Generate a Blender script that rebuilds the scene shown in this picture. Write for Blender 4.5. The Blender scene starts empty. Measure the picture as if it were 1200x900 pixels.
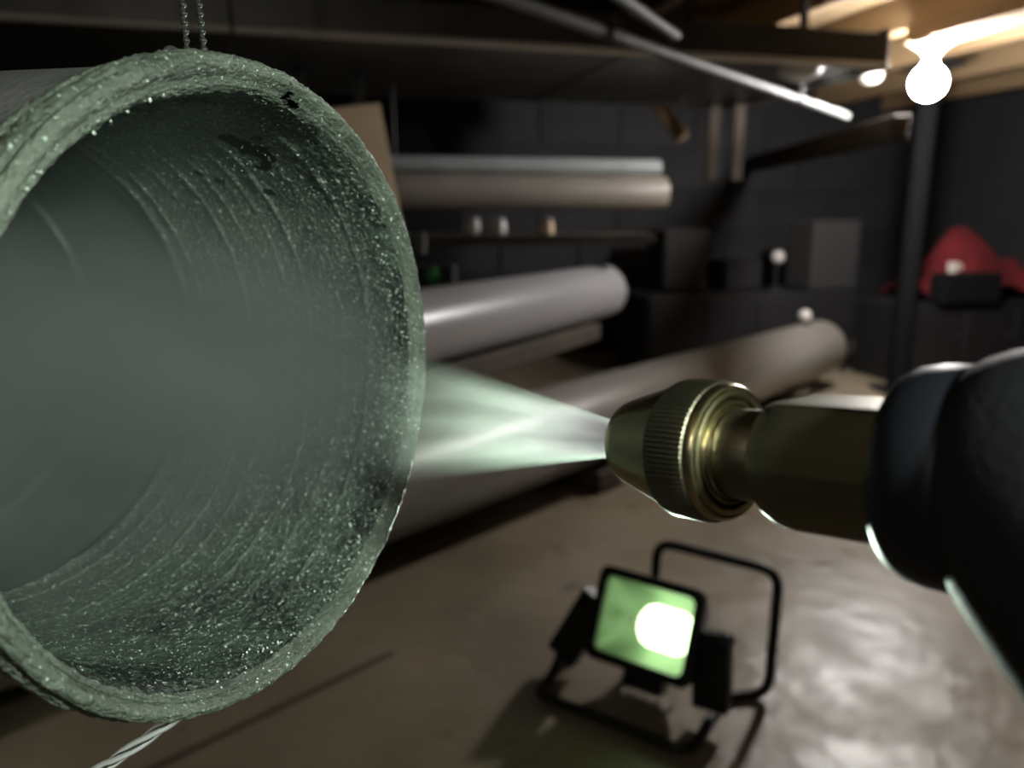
import bpy, math, random
import numpy as np
from mathutils import Vector, Matrix

random.seed(7); rng = np.random.default_rng(11)
sc = bpy.context.scene
COL = sc.collection
PI = math.pi
H = 0.69                                   # camera height above the floor (m)
PITCH = math.radians(12.5)
CP, SP = math.cos(PITCH), math.sin(PITCH)

# ------------------------------------------------------------------ camera
cam_d = bpy.data.cameras.new('camera'); cam = bpy.data.objects.new('camera', cam_d); COL.objects.link(cam)
cam.location = (0, 0, H); cam.rotation_euler = (PI/2 - PITCH, 0, 0)
cam_d.sensor_width = 36; cam_d.lens = 27; cam_d.clip_start = 0.005; cam_d.clip_end = 50
cam_d.dof.use_dof = True; cam_d.dof.focus_distance = 0.170; cam_d.dof.aperture_fstop = 12.5
sc.camera = cam
# ------------------------------------------------------------------ world, exposure
w = bpy.data.worlds.new('world'); sc.world = w; w.use_nodes = True
w.node_tree.nodes['Background'].inputs[0].default_value = (.55, .6, .7, 1)
w.node_tree.nodes['Background'].inputs[1].default_value = 0.0
sc.view_settings.view_transform = 'Standard'; sc.view_settings.look = 'None'
sc.view_settings.gamma = 1; sc.view_settings.use_curve_mapping = False
sc.view_settings.exposure = 0.6
sc.cycles.use_light_tree = False            # a handful of lights: plain sampling is faster
# ------------------------------------------------------------------ light levels
BULB = 420.0            # bare bulb under the joists
WORKLAMP = 5.0          # glowing tube of the work lamp on the floor
WORKBEAM = 44.0         # the beam its reflector throws
HEADLAMP = 4.4          # the photographer's head torch, above the camera
hl = bpy.data.lights.new('head_torch', 'SPOT'); hlo = bpy.data.objects.new('head_torch', hl); COL.objects.link(hlo)
hl.energy = HEADLAMP; hl.color = (.86, 1.0, .87); hl.spot_size = math.radians(52); hl.spot_blend = .9; hl.shadow_soft_size = .012
hlo.location = (.15, -.05, H + .075)
pl = bpy.data.lights.new('unseen_front_lamp', 'POINT'); plo = bpy.data.objects.new('unseen_front_lamp', pl); COL.objects.link(plo)
pl.energy = 3.4; pl.color = (1.0, .94, .83); pl.shadow_soft_size = .045; plo.location = (-.35, -.62, 1.12)   # unseen light added behind the camera, brightens board and duct seam from the front
hlo.rotation_euler = (Vector((-.075, .19, H - .06)) - hlo.location).to_track_quat('-Z', 'Y').to_euler()

# ------------------------------------------------------------------ helpers
def c2w(x, d, f): return Vector((x, f*CP - d*SP, H - f*SP - d*CP))
def W(px, py, depth): return c2w((px-600)/900*depth, (py-450)/900*depth, depth)
def dirw(x, d, f): return (c2w(x, d, f) - Vector((0, 0, H))).normalized()
RA = math.radians(15)
U = Vector((math.cos(RA), math.sin(RA), 0)); V = Vector((-math.sin(RA), math.cos(RA), 0))
def room(a, b, z): return U*a + V*b + Vector((0, 0, z))

def frame(origin, zaxis, up=Vector((0, 0, 1))):
    z = Vector(zaxis).normalized(); x = up.cross(z)
    if x.length < 1e-4: x = Vector((1, 0, 0))
    x.normalize(); y = z.cross(x)
    m = Matrix.Identity(4)
    for i in range(3): m[i][0], m[i][1], m[i][2], m[i][3] = x[i], y[i], z[i], origin[i]
    return m

class MB:
    def __init__(s): s.v = []; s.f = []; s.n = 0
    def add(s, verts, faces):
        verts = np.asarray(verts, float); s.v.append(verts)
        s.f += [tuple(i + s.n for i in f) for f in faces]; s.n += len(verts); return s
    def box(s, lo, hi, bev=0.0):
        (x0, y0, z0), (x1, y1, z1) = lo, hi
        if bev <= 0:
            v = [(x0,y0,z0),(x1,y0,z0),(x1,y1,z0),(x0,y1,z0),(x0,y0,z1),(x1,y0,z1),(x1,y1,z1),(x0,y1,z1)]
            return s.add(v, [(0,3,2,1),(4,5,6,7),(0,1,5,4),(1,2,6,5),(2,3,7,6),(3,0,4,7)])
        b = bev; xs, ys, zs = (x0, x1), (y0, y1), (z0, z1); v = []; idx = {}
        for i in (0,1):
            for j in (0,1):
                for k in (0,1):
                    sx, sy, sz = (1,-1)[i], (1,-1)[j], (1,-1)[k]
                    for ax in range(3):
                        p = [xs[i]+sx*b, ys[j]+sy*b, zs[k]+sz*b]; p[ax] = (xs[i], ys[j], zs[k])[ax]
                        idx[(i,j,k,ax)] = len(v); v.append(p)
        F = []
        for ax in range(3):
            o1, o2 = [a for a in range(3) if a != ax]
            for sgn in (0,1):
                q = []
                for (p, r) in ((0,0),(1,0),(1,1),(0,1)):
                    c = [0,0,0]; c[ax] = sgn; c[o1] = p; c[o2] = r; q.append(idx[(*c, ax)])
                F.append(tuple(q))
            for p in (0,1):
                for r in (0,1):
                    e = []
                    for t, a in ((0,o1),(0,o2),(1,o2),(1,o1)):
                        c = [0,0,0]; c[ax] = t; c[o1] = p; c[o2] = r; e.append(idx[(*c, a)])
                    F.append(tuple(e))
        for i in (0,1):
            for j in (0,1):
                for k in (0,1): F.append(tuple(idx[(i,j,k,a)] for a in range(3)))
        return s.add(v, F)
    def lathe(s, prof, seg=64, close=False, m=None):
        """prof: list of (r, z) around local Z"""
        t = np.linspace(0, 2*PI, seg, endpoint=False); n = len(prof)
        pr = np.array(prof, float)
        v = np.stack([pr[:,0][:,None]*np.cos(t), pr[:,0][:,None]*np.sin(t), np.repeat(pr[:,1][:,None], seg, 1)], -1).reshape(-1, 3)
        if m is not None: v = v @ np.array(m.to_3x3()).T + np.array(m.translation)
        F = []
        for i in range(n if close else n-1):
            a, b = i*seg, ((i+1) % n)*seg
            for j in range(seg):
                k = (j+1) % seg; F.append((a+j, a+k, b+k, b+j))
        return s.add(v, F)
    def tube(s, pts, r, seg=12, cap=True, closed=False):
        P = [Vector(p) for p in pts]; n = len(P); V_ = []; F = []
        rr = r if hasattr(r, '__len__') else [r]*n
        up = None
        for i in range(n):
            a = P[(i-1) % n] if (i > 0 or closed) else P[i]; b = P[(i+1) % n] if (i < n-1 or closed) else P[i]
            d = (b-a).normalized()
            if up is None: up = d.orthogonal().normalized()
            up = (up - d*up.dot(d)); up = up.normalized() if up.length > 1e-6 else d.orthogonal().normalized()
            q = d.cross(up)
            for j in range(seg):
                t = 2*PI*j/seg; V_.append(P[i] + (up*math.cos(t) + q*math.sin(t))*rr[i])
        for i in range(n if closed else n-1):
            for j in range(seg):
                k = (j+1) % seg; ii = (i+1) % n
                F.append((i*seg+j, i*seg+k, ii*seg+k, ii*seg+j))
        if cap and not closed:
            F.append(tuple(range(seg))[::-1]); F.append(tuple((n-1)*seg+j for j in range(seg)))
        return s.add([tuple(p) for p in V_], F)
    def sphere(s, c, r, seg=20, rings=12, sc_=(1,1,1)):
        prof = []; v = []; F = []
        for i in range(rings+1):
            a = PI*i/rings
            for j in range(seg):
                t = 2*PI*j/seg
                v.append((c[0]+r*sc_[0]*math.sin(a)*math.cos(t), c[1]+r*sc_[1]*math.sin(a)*math.sin(t), c[2]+r*sc_[2]*math.cos(a)))
        for i in range(rings):
            for j in range(seg):
                k = (j+1) % seg; F.append((i*seg+j, (i+1)*seg+j, (i+1)*seg+k, i*seg+k))
        return s.add(v, F)
    def build(s, name, mat, parent=None, smooth=True, angle=40):
        me = bpy.data.meshes.new(name)
        me.from_pydata(np.concatenate(s.v).tolist(), [], s.f); me.validate(); me.update()
        if smooth:
            me.polygons.foreach_set('use_smooth', [True]*len(me.polygons))
            try: me.set_sharp_from_angle(angle=math.radians(angle))
            except Exception: pass
        me.materials.append(mat)
        o = bpy.data.objects.new(name, me); COL.objects.link(o)
        if parent: o.parent = parent
        return o

def tag(o, label=None, cat=None, group=None, kind=None):
    if label: o['label'] = label
    if cat: o['category'] = cat
    if group: o['group'] = group
    if kind: o['kind'] = kind
    return o
def thing(name, label, cat, m=None, group=None):
    o = bpy.data.objects.new(name, None); o.empty_display_size = .02; COL.objects.link(o)
    if m is not None: o.matrix_world = m
    return tag(o, label, cat, group)
def T(p): return Matrix.Translation(Vector(p))
ROOMM = Matrix.Rotation(RA, 4, 'Z')

def arc(pts, r=.02, n=6):
    """round the corners of a polyline"""
    P = [Vector(p) for p in pts]; out = [P[0]]
    for i in range(1, len(P)-1):
        a = (P[i-1]-P[i]); b = (P[i+1]-P[i]); k = min(r, a.length*.48, b.length*.48)
        p0 = P[i]+a.normalized()*k; p2 = P[i]+b.normalized()*k
        for j in range(n+1):
            t = j/n; out.append(p0*(1-t)**2 + P[i]*2*t*(1-t) + p2*t*t)
    out.append(P[-1]); return out

# ------------------------------------------------------------------ materials
def mat(name, col, rough=.5, metal=0., col2=None, scale=20., detail=4., bump=0., bscale=None, spec=.5, coat=0., fac=(.35,.65), stretch=None):
    m = bpy.data.materials.new(name); m.use_nodes = True; nt = m.node_tree; N = nt.nodes; L = nt.links
    b = N['Principled BSDF']; b.inputs['Base Color'].default_value = (*col, 1); b.inputs['Roughness'].default_value = rough
    b.inputs['Metallic'].default_value = metal; b.inputs['Specular IOR Level'].default_value = spec; b.inputs['Coat Weight'].default_value = coat
    tc = N.new('ShaderNodeTexCoord'); mp = N.new('ShaderNodeMapping'); L.new(tc.outputs['Object'], mp.inputs[0])
    if stretch: mp.inputs['Scale'].default_value = stretch
    if col2 is not None:
        no = N.new('ShaderNodeTexNoise'); no.inputs['Scale'].default_value = scale; no.inputs['Detail'].default_value = detail
        L.new(mp.outputs[0], no.inputs[0])
        r = N.new('ShaderNodeValToRGB'); r.color_ramp.elements[0].position = fac[0]; r.color_ramp.elements[1].position = fac[1]
        r.color_ramp.elements[0].color = (*col, 1); r.color_ramp.elements[1].color = (*col2, 1)
        L.new(no.outputs[0], r.inputs[0]); L.new(r.outputs[0], b.inputs['Base Color'])
    if bump > 0:
        n2 = N.new('ShaderNodeTexNoise'); n2.inputs['Scale'].default_value = bscale or scale; n2.inputs['Detail'].default_value = 5
        L.new(mp.outputs[0], n2.inputs[0])
        bp = N.new('ShaderNodeBump'); bp.inputs['Strength'].default_value = bump; bp.inputs['Distance'].default_value = .002
        L.new(n2.outputs[0], bp.inputs['Height']); L.new(bp.outputs[0], b.inputs['Normal'])
    return m
def emit(name, col, strength):
    m = bpy.data.materials.new(name); m.use_nodes = True; nt = m.node_tree
    nt.nodes.remove(nt.nodes['Principled BSDF']); e = nt.nodes.new('ShaderNodeEmission')
    e.inputs[0].default_value = (*col, 1); e.inputs[1].default_value = strength
    nt.links.new(e.outputs[0], nt.nodes['Material Output'].inputs[0]); return m

M = {}
M['wood'] = mat('joist_wood', (.19,.120,.058), .75, col2=(.28,.19,.10), scale=9, stretch=(1,.08,1), bump=.3, bscale=40)
M['plank'] = mat('subfloor_wood', (.13,.087,.042), .8, col2=(.19,.132,.068), scale=8, stretch=(.1,1,1))
M['tan'] = mat('tan_board', (.66,.49,.30), .7, col2=(.74,.57,.37), scale=12, stretch=(1,1,.1))
M['darkwood'] = mat('dark_board', (.045,.033,.022), .8, col2=(.075,.055,.036), scale=14)
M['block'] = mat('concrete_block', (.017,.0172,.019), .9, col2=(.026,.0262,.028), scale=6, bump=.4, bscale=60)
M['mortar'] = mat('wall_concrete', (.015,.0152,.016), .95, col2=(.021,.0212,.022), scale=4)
M['duct'] = mat('duct_steel', (.11,.11,.107), .42, metal=.8, col2=(.17,.17,.163), scale=5)
M['conduit'] = mat('conduit_steel', (.11,.118,.11), .55, metal=.1, col2=(.145,.152,.145), scale=20)
M['seam'] = mat('seam_highlight', (.78,.74,.69), .4, metal=.1)  # highlight along the duct's near edge, painted in as a pale tone
M['strap'] = mat('strap_steel', (.05,.05,.05), .5, metal=.4)
M['pvc'] = mat('grey_pvc', (.30,.295,.30), .33, col2=(.38,.375,.38), scale=6, stretch=(1,1,.2))
M['bigpipe'] = mat('floor_pipe_grey', (.20,.186,.165), .36, col2=(.26,.243,.216), scale=5, stretch=(1,1,.3))
M['brownpipe'] = mat('brown_pipe', (.23,.20,.165), .5, col2=(.28,.25,.21), scale=7)
M['greypipe'] = mat('thin_grey_pipe', (.30,.32,.32), .4, col2=(.36,.38,.38), scale=7)
M['black'] = mat('black_plastic', (.014,.014,.016), .6, spec=.12, bump=.12, bscale=900)
M['blackmetal'] = mat('black_paint', (.011,.011,.011), .45)
M['rubber'] = mat('black_rubber', (.008,.009,.013), .45, spec=.25)
M['brass'] = mat('brass', (.36,.32,.19), .27, metal=1., col2=(.43,.39,.24), scale=120, stretch=(1,1,.3), bump=.05, bscale=600)
M['brassdull'] = mat('brass_dull', (.14,.13,.09), .42, metal=1., col2=(.21,.195,.14), scale=90, stretch=(1,1,.15), bump=.12, bscale=500)
M['white'] = mat('white_porcelain', (.55,.535,.50), .35)
M['red'] = mat('red_cloth', (.11,.004,.008), .9, col2=(.16,.008,.012), scale=12)
M['charcoal'] = mat('charcoal_paint', (.009,.009,.010), .6)
M['greybox'] = mat('grey_bin', (.026,.026,.026), .85)
M['steel'] = mat('bright_steel', (.5,.5,.5), .3, metal=.9)
M['cable'] = mat('zinc_wire', (.45,.445,.45), .4, metal=.15)
M['chain'] = mat('dark_chain', (.045,.045,.043), .5, metal=.5)
M['matte'] = mat('matte_black', (.007,.007,.008), .95, spec=.1)
M['matte2'] = mat('rusty_bar', (.030,.024,.018), .9, spec=.15)
M['palecap'] = mat('pale_ceramic', (.62,.57,.52), .5)
M['greencap'] = mat('green_plastic', (.03,.34,.10), .4)
M['bulb'] = emit('bulb_glow', (1.0, .955, .93), BULB)
M['tube'] = emit('lamp_tube_glow', (.93, 1.0, .80), WORKLAMP)

def mat_floor():
    m = mat('floor_concrete', (.195,.160,.110), .5, col2=(.33,.278,.198), scale=2.6, detail=7, bump=.0)
    nt = m.node_tree; N = nt.nodes; L = nt.links; b = N['Principled BSDF']
    tc = N.new('ShaderNodeTexCoord')
    def noise(s, d=5, r=.6):
        n = N.new('ShaderNodeTexNoise'); n.inputs['Scale'].default_value = s; n.inputs['Detail'].default_value = d; n.inputs['Roughness'].default_value = r
        L.new(tc.outputs['Object'], n.inputs[0]); return n.outputs[0]
    base = b.inputs['Base Color'].links[0].from_socket
    # dark line and old stain, each with a place of its own on the slab
    geo = N.new('ShaderNodeNewGeometry')
    def segdist(p, q):
        p = Vector(p); q = Vector(q); d = q-p; ln = d.length; d = d/ln; nrm = Vector((-d.y, d.x, 0))
        s1 = N.new('ShaderNodeVectorMath'); s1.operation = 'SUBTRACT'; L.new(geo.outputs['Position'], s1.inputs[0]); s1.inputs[1].default_value = p
        a = N.new('ShaderNodeVectorMath'); a.operation = 'DOT_PRODUCT'; L.new(s1.outputs[0], a.inputs[0]); a.inputs[1].default_value = d
        c = N.new('ShaderNodeClamp'); L.new(a.outputs['Value'], c.inputs[0]); c.inputs[1].default_value = 0; c.inputs[2].default_value = ln
        sc1 = N.new('ShaderNodeVectorMath'); sc1.operation = 'SCALE'; sc1.inputs[0].default_value = d; L.new(c.outputs[0], sc1.inputs['Scale'])
        s2 = N.new('ShaderNodeVectorMath'); s2.operation = 'DISTANCE'; L.new(s1.outputs[0], s2.inputs[0]); L.new(sc1.outputs[0], s2.inputs[1])
        return s2.outputs['Value']
    def mask(dist, r0, r1):
        mr = N.new('ShaderNodeMapRange'); L.new(dist, mr.inputs[0]); mr.inputs[1].default_value = r0; mr.inputs[2].default_value = r1
        mr.inputs[3].default_value = 1; mr.inputs[4].default_value = 0; return mr.outputs[0]
    cur = base
    for (p, q, r0, r1, k) in FLOOR_MARKS:
        mx = N.new('ShaderNodeMix'); mx.data_type = 'RGBA'; mx.inputs[7].default_value = (.035,.028,.02,1)
        mm = N.new('ShaderNodeMath'); mm.operation = 'MULTIPLY'; L.new(mask(segdist(p, q), r0, r1), mm.inputs[0]); mm.inputs[1].default_value = k
        L.new(mm.outputs[0], mx.inputs[0]); L.new(cur, mx.inputs[6]); cur = mx.outputs[2]
    L.new(cur, b.inputs['Base Color'])
    mr = N.new('ShaderNodeMapRange'); L.new(noise(7), mr.inputs[0]); mr.inputs[1].default_value = .35; mr.inputs[2].default_value = .65
    mr.inputs[3].default_value = .27; mr.inputs[4].default_value = .5; L.new(mr.outputs[0], b.inputs['Roughness'])
    bp = N.new('ShaderNodeBump'); bp.inputs['Strength'].default_value = .45; bp.inputs['Distance'].default_value = .008
    L.new(noise(20, 5, .6), bp.inputs['Height']); L.new(bp.outputs[0], b.inputs['Normal'])
    return m
def floor_pt(px, py):
    d = W(px, py, 1) - Vector((0, 0, H)); t = -H/d.z; return Vector((0, 0, H)) + d*t
FLOOR_MARKS = [(floor_pt(458,766), floor_pt(170,905), .004, .011, .75), (floor_pt(664,690), floor_pt(672,686), .004, .02, .6), (floor_pt(652,640), floor_pt(660,650), .003, .02, .35)]
M['floor'] = mat_floor()

# ------------------------------------------------------------------ the room
A0, A1, B0, B1, ZC, ZS = -2.3, 3.2, -1.1, 3.62, 1.22, 1.32
def shell(name, lo, hi, m):
    o = MB().box(lo, hi).build(name, m, smooth=False); o.matrix_world = ROOMM; o['kind'] = 'structure'; return o
shell('floor', (A0,B0,-.08), (A1,B1,0), M['floor'])
ceil = shell('ceiling', (A0,B0,ZS+.022), (A1,B1,ZS+.06), M['darkwood'])
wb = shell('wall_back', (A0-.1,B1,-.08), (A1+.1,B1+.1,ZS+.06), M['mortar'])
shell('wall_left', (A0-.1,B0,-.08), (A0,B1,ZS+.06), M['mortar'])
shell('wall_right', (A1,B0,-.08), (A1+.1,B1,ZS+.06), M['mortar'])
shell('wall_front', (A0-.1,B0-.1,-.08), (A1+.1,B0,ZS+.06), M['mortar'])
# joists and subfloor planks belong to the ceiling
jm = MB().box((-.022,B0+.002,ZC), (.022,B1-.002,ZS), .003).build('joist', M['wood'], ceil, smooth=False)
ja = [1.775 + .41*k for k in range(-10, 4)]
jm.location = (ja[0], 0, 0)
for a in ja[1:]:
    if A0+.05 < a < A1-.05:
        c = jm.copy(); COL.objects.link(c); c.parent = ceil; c.location = (a, 0, 0)
pm = MB().box((A0+.002,-.069,ZS), (A1-.002,.069,ZS+.02), .002).build('plank', M['plank'], ceil, smooth=False)
pbs = np.arange(B0+.08, B1-.07, .142)
pm.location = (0, pbs[0], 0)
for b_ in pbs[1:]:
    c = pm.copy(); COL.objects.link(c); c.parent = ceil; c.location = (0, b_, random.uniform(0, .001))
# concrete blocks of the back wall
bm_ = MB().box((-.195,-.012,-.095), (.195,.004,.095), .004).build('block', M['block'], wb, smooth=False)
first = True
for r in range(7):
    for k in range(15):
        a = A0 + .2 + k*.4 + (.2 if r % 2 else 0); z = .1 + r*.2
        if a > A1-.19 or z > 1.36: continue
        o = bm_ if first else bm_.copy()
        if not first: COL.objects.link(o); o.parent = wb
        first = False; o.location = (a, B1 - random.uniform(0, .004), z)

# ------------------------------------------------------------------ trunk duct under the joists
d = thing('trunk_duct', 'wide dark sheet metal trunk duct running under the ceiling joists', 'duct', ROOMM @ T((0,0,0)))
DA1 = 1.44; DB0, DB1, DZ0, DZ1 = 1.76, 2.52, 1.05, 1.135
segs = [A0+.01, -1.25, -.2, .75, DA1]
for i in range(4):
    MB().box((segs[i]+.004, DB0, DZ0), (segs[i+1]-.004, DB1, DZ1), .004).build('duct_section', M['duct'], d, smooth=False)
for i in range(1, 5):
    MB().box((segs[i]-.014, DB0-.006, DZ0-.006), (segs[i]+.014, DB1+.006, DZ1+.006), .002).build('drive_cleat', M['duct'], d, smooth=False)
MB().tube([(A0+.01, DB0-.004, DZ0+.004), (DA1, DB0-.004, DZ0+.004)], .009, 10).build('corner_seam', M['seam'], d)
MB().tube([(A0+.01, DB1-.002, DZ0+.002), (DA1, DB1-.002, DZ0+.002)], .006, 10).build('corner_seam', M['duct'], d)

for a in (-1.7, -.72, .2, .9):
    MB().box((a-.012, DB0-.002, DZ1-.01),(a+.012, DB0, ZC+.03), .0004).build('hanger_strap', M['strap'], d, smooth=False)
# conduits
def conduit(name, label, p, q, r, straps=(), m='conduit', cat='conduit'):
    p = Vector(p); q = Vector(q); mw = T(p); o = thing(name, label, cat, mw)
    MB().tube([(0,0,0), q-p], r, 16).build('conduit_run', M[m], o)
    dv = (q-p).normalized()
    for t in straps:
        c = (q-p)*t
        MB().tube([c-dv*.018, c+dv*.018], r*1.35, 16).build('coupling', M['charcoal'], o)
        MB().box((c.x-.008, c.y-.012, c.z), (c.x+.008, c.y+.012, ZC - p.z + (-.0 if abs(ZC-p.z)<.3 else 0)), .001).build('strap', M['strap'], o, smooth=False)
    return o
def at_z(px, py, z):
    dd = W(px, py, 1) - Vector((0,0,H)); t = (z-H)/dd.z; return Vector((0,0,H)) + dd*t
cz = .985
p1 = at_z(560, -14, cz); p2 = at_z(992, 136, cz)
conduit('electrical_conduit', 'long thin steel conduit slanting below the duct towards the bulb', p1 - (p2-p1)*.3, p2, .0105, (.385, .8))
q1 = at_z(720, -8, 1.03); q2 = at_z(792, 42, 1.03)
conduit('electrical_conduit', 'short pale steel conduit at the top edge above the long one', q1 - (q2-q1)*.9, q2, .0105, (.2,))

# ------------------------------------------------------------------ bare bulb
bc = W(1088, 97, 2.2)
lb = thing('light_bulb', 'glowing bare round bulb in a white lampholder under the joists', 'light bulb', T(bc))
R_ = .047
MB().lathe([(.0005,-R_)] + [(R_*math.cos(t), R_*math.sin(t)) for t in np.linspace(-1.45, 1.05, 22)] + [(.016,.058)], 40).build('glass_globe', M['bulb'], lb)
MB().lathe([(.0165,.050),(.0165,.066),(.019,.067),(.024,.078),(.034,.092),(.055,.104),(.055,.112),(.0005,.112)], 40).build('lampholder', M['white'], lb)
sb = bc.z + .112
ab, bb = bc.dot(U), bc.dot(V)
cs = MB().box((ab-.045, bb-1.3, sb), (ab+.075, bb+.06, ZC), .003).build('wooden_batten', M['wood'], smooth=False)
cs.matrix_world = ROOMM; tag(cs, 'pale board under a joist that carries the glowing bulb', 'board')
# round white plates near the bulb
for (px, py, dep, rr, lab) in ((936, 84, 1.95, .055, 'pale round fixture plate beside the duct, left of the bulb'), (1020, 90, 2.45, .035, 'small pale knob plate just left of the glowing bulb')):
    c = W(px, py, dep); o = thing('fixture_plate', lab, 'fixture', T(c))
    MB().lathe([(.0005,-.022),(rr*.5,-.02),(rr*.85,-.012),(rr,0),(rr,.008),(.0005,.008)], 32).build('plate', M['white'], o)
    MB().tube([(0,0,.006),(0,0,ZC-c.z)], .008, 10).build('stem', M['strap'], o)

# wooden rail and column at the back
def bar(name, label, cat, p, q, wx, hz, m, group=None):
    p = Vector(p); q = Vector(q); ln = (q-p).length
    o = MB().box((-wx/2, -hz/2, 0), (wx/2, hz/2, ln), min(wx,hz)*.08).build(name, M[m], smooth=False)
    o.matrix_world = frame(p, q-p); return tag(o, label, cat, group)
r0 = at_z(880, 193, .93); r1 = at_z(1056, 149, .93)
bar('wooden_rail', 'pale wooden rail slung under the joists behind the conduit', 'rail', r0, r1, .05, .07, 'matte2')
col = thing('support_column', 'dark round support column below and behind the bulb', 'column', T((W(1068,300,2.95).x, W(1068,300,2.95).y, 0)))
MB().lathe([(.036,.01),(.036,ZC-.01)], 28).build('shaft', M['matte'], col)
MB().box((-.08,-.08,0),(.08,.08,.012),.002).build('base_plate', M['charcoal'], col, smooth=False)
MB().box((-.08,-.08,ZC-.012),(.08,.08,ZC),.002).build('cap_plate', M['charcoal'], col, smooth=False)

# ------------------------------------------------------------------ pipes
def pipe(name, label, p, q, r, th, m, seg=64, extra=None):
    p = Vector(p); q = Vector(q); o = thing(name, label, 'pipe', frame(p, q-p)); ln = (q-p).length
    MB().lathe([(r,0),(r,ln-.004),(r-.002,ln),(r-th,ln),(r-th,0)], seg, close=True).build('pipe_wall', M[m], o)
    return o, ln
# big pipe on the floor
dB = Vector((.682, .731, 0)).normalized(); pBe = Vector((.243, 1.99, .162)) + dB*1.46; rB = .111
pBe.z = .162
o, ln = pipe('floor_pipe', 'big grey-brown pipe lying across the floor, raised on blocks', pBe - dB*3.9, pBe, rB, .012, 'bigpipe', 72)
for k, s in enumerate((.35, 1.55, 2.6)):
    c = pBe - dB*s; c.z = 0
    b = MB().box((-.05,-.10,0),(.05,.10,.162-rB+.004),.003).build('wood_block', M['darkwood'], smooth=False)
    b.matrix_world = T(c) @ Matrix.Rotation(math.atan2(dB.y,dB.x),4,'Z')
    tag(b, ['dark wood block under the open far end of the floor pipe', 'dark wood block under the middle of the floor pipe', 'dark wood block under the near part of the floor pipe'][k], 'block', 'blocks under the floor pipe')
# grey pipe above it
pAe = W(707, 341, 2.2); dA = Vector((.435,.72,0)).normalized(); rA = .074
o, ln = pipe('grey_pipe', 'smooth grey pipe with a bright sheen, ending above the floor pipe', pAe - dA*2.0, pAe, rA, .006, 'pvc', 64)
for s in (1.25, 1.75):
    zt = ZC - pAe.z
    MB().tube([(rA*math.cos(t), rA*math.sin(t), ln-s) for t in np.linspace(0, 2*PI, 40, endpoint=False)], .004, 6, closed=True).build('hanger_loop', M['strap'], o)
    MB().tube([(0, rA, ln-s), (0, zt, ln-s)], .003, 6).build('hanger_rod', M['strap'], o)
# timber rail under it
side = Vector((dA.y, -dA.x, 0))
pl0 = pAe - dA*1.9 + Vector((0,0,-rA-.024)); pl1 = pAe - dA*.12 + Vector((0,0,-rA-.024))
o = bar('timber_rail', 'brown timber rail running right under the smooth grey pipe', 'timber', pl0, pl1, .10, .045, 'darkwood')
# brown pipe and thin grey pipe higher up
pc0 = W(430, 229, 2.25); pc0.z = .755; pc1 = pc0 + U*.80
pc1 = W(778, 222, 2.45); pc1.z = pc0.z
ox, lx = pipe('brown_pipe', 'brownish level pipe hanging below the duct behind the tan board', pc0 - (pc1-pc0)*.6, pc1, .051, .005, 'brownpipe', 48)
for s in (.85, 1.3):
    MB().tube([(.052*math.cos(t), .052*math.sin(t), lx-s) for t in np.linspace(0, 2*PI, 32, endpoint=False)], .004, 6, closed=True).build('hanger_loop', M['strap'], ox)
    MB().tube([(.0, .05, lx-s), (0, 1.05-pc0.z, lx-s)], .004, 6).build('hanger_rod', M['strap'], ox)
off = Vector((0,0,.051+.026))
pipe('thin_grey_pipe', 'thin blue-grey pipe resting on top of the brownish level pipe', pc0 - (pc1-pc0)*.6 + off, pc1 - (pc1-pc0)*.02 + off, .0245, .003, 'greypipe', 32)
# hangers seen past the end of the brown pipe
for (px, lab) in ((834, 'short pale metal hanger bar left of the other one past the brownish pipe'), (863, 'short pale metal hanger bar right of the other one past the brownish pipe')):
    c = W(px, 190, 2.6)
    bar('hanger_bar', lab, 'hanger', (c.x, c.y, .80), (c.x, c.y, ZC), .035, .02, 'matte2', 'hanger bars past the brownish pipe')
br0 = W(768, 118, 2.75); br1 = W(800, 162, 2.75)
bar('wooden_brace', 'short slanted wooden brace behind the end of the duct', 'brace', br0 + (br0-br1)*.3, br1, .06, .05, 'wood')

# ------------------------------------------------------------------ hanging shelf with the tan board and jars
sh0 = W(350, 276, 1.95); zsh = sh0.z; sh0.z = 0
sa0, sb0 = sh0.dot(U), sh0.dot(V)
sh1 = W(770, 272, 2.1); sa1 = sh1.dot(U)
s = thing('hanging_shelf', 'dark plank shelf hung below the brownish pipe', 'shelf', ROOMM)
MB().box((sa0,sb0-.08,zsh-.025),(sa1,sb0+.09,zsh),.002).build('board', M['darkwood'], s, smooth=False)
for a in (sa0+.02, sa0+.17):
    MB().box((a-.012,sb0+.088,zsh-.025),(a+.012,sb0+.091,ZC if a > DA1 else 1.05),.0005).build('strap', M['strap'], s, smooth=False)
def shelf_pt(px, db=0.):
    # point on the shelf top seen in that column, db behind the shelf's front edge
    for a in np.arange(sa0, sa1, .002):
        p = room(a, sb0-.08+db, zsh); q = p - Vector((0,0,H))
        dep = q.y*CP - q.z*SP
        if 600 + 900*q.x/dep >= px: return p
    return room(sa1, sb0, zsh)
p = shelf_pt(422, .05)
b = MB().box((-.10,-.009,0),(.118,.009,.320),.002).build('tan_board', M['tan'], smooth=False)
b.matrix_world = T(p) @ Matrix.Rotation(RA+math.radians(14),4,'Z') @ Matrix.Rotation(math.radians(-9),4,'Y') @ Matrix.Rotation(math.radians(-3),4,'X')
b.location.z = zsh - .009
tag(b, 'tan wooden board standing upright right behind the big pipe mouth', 'board')
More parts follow.
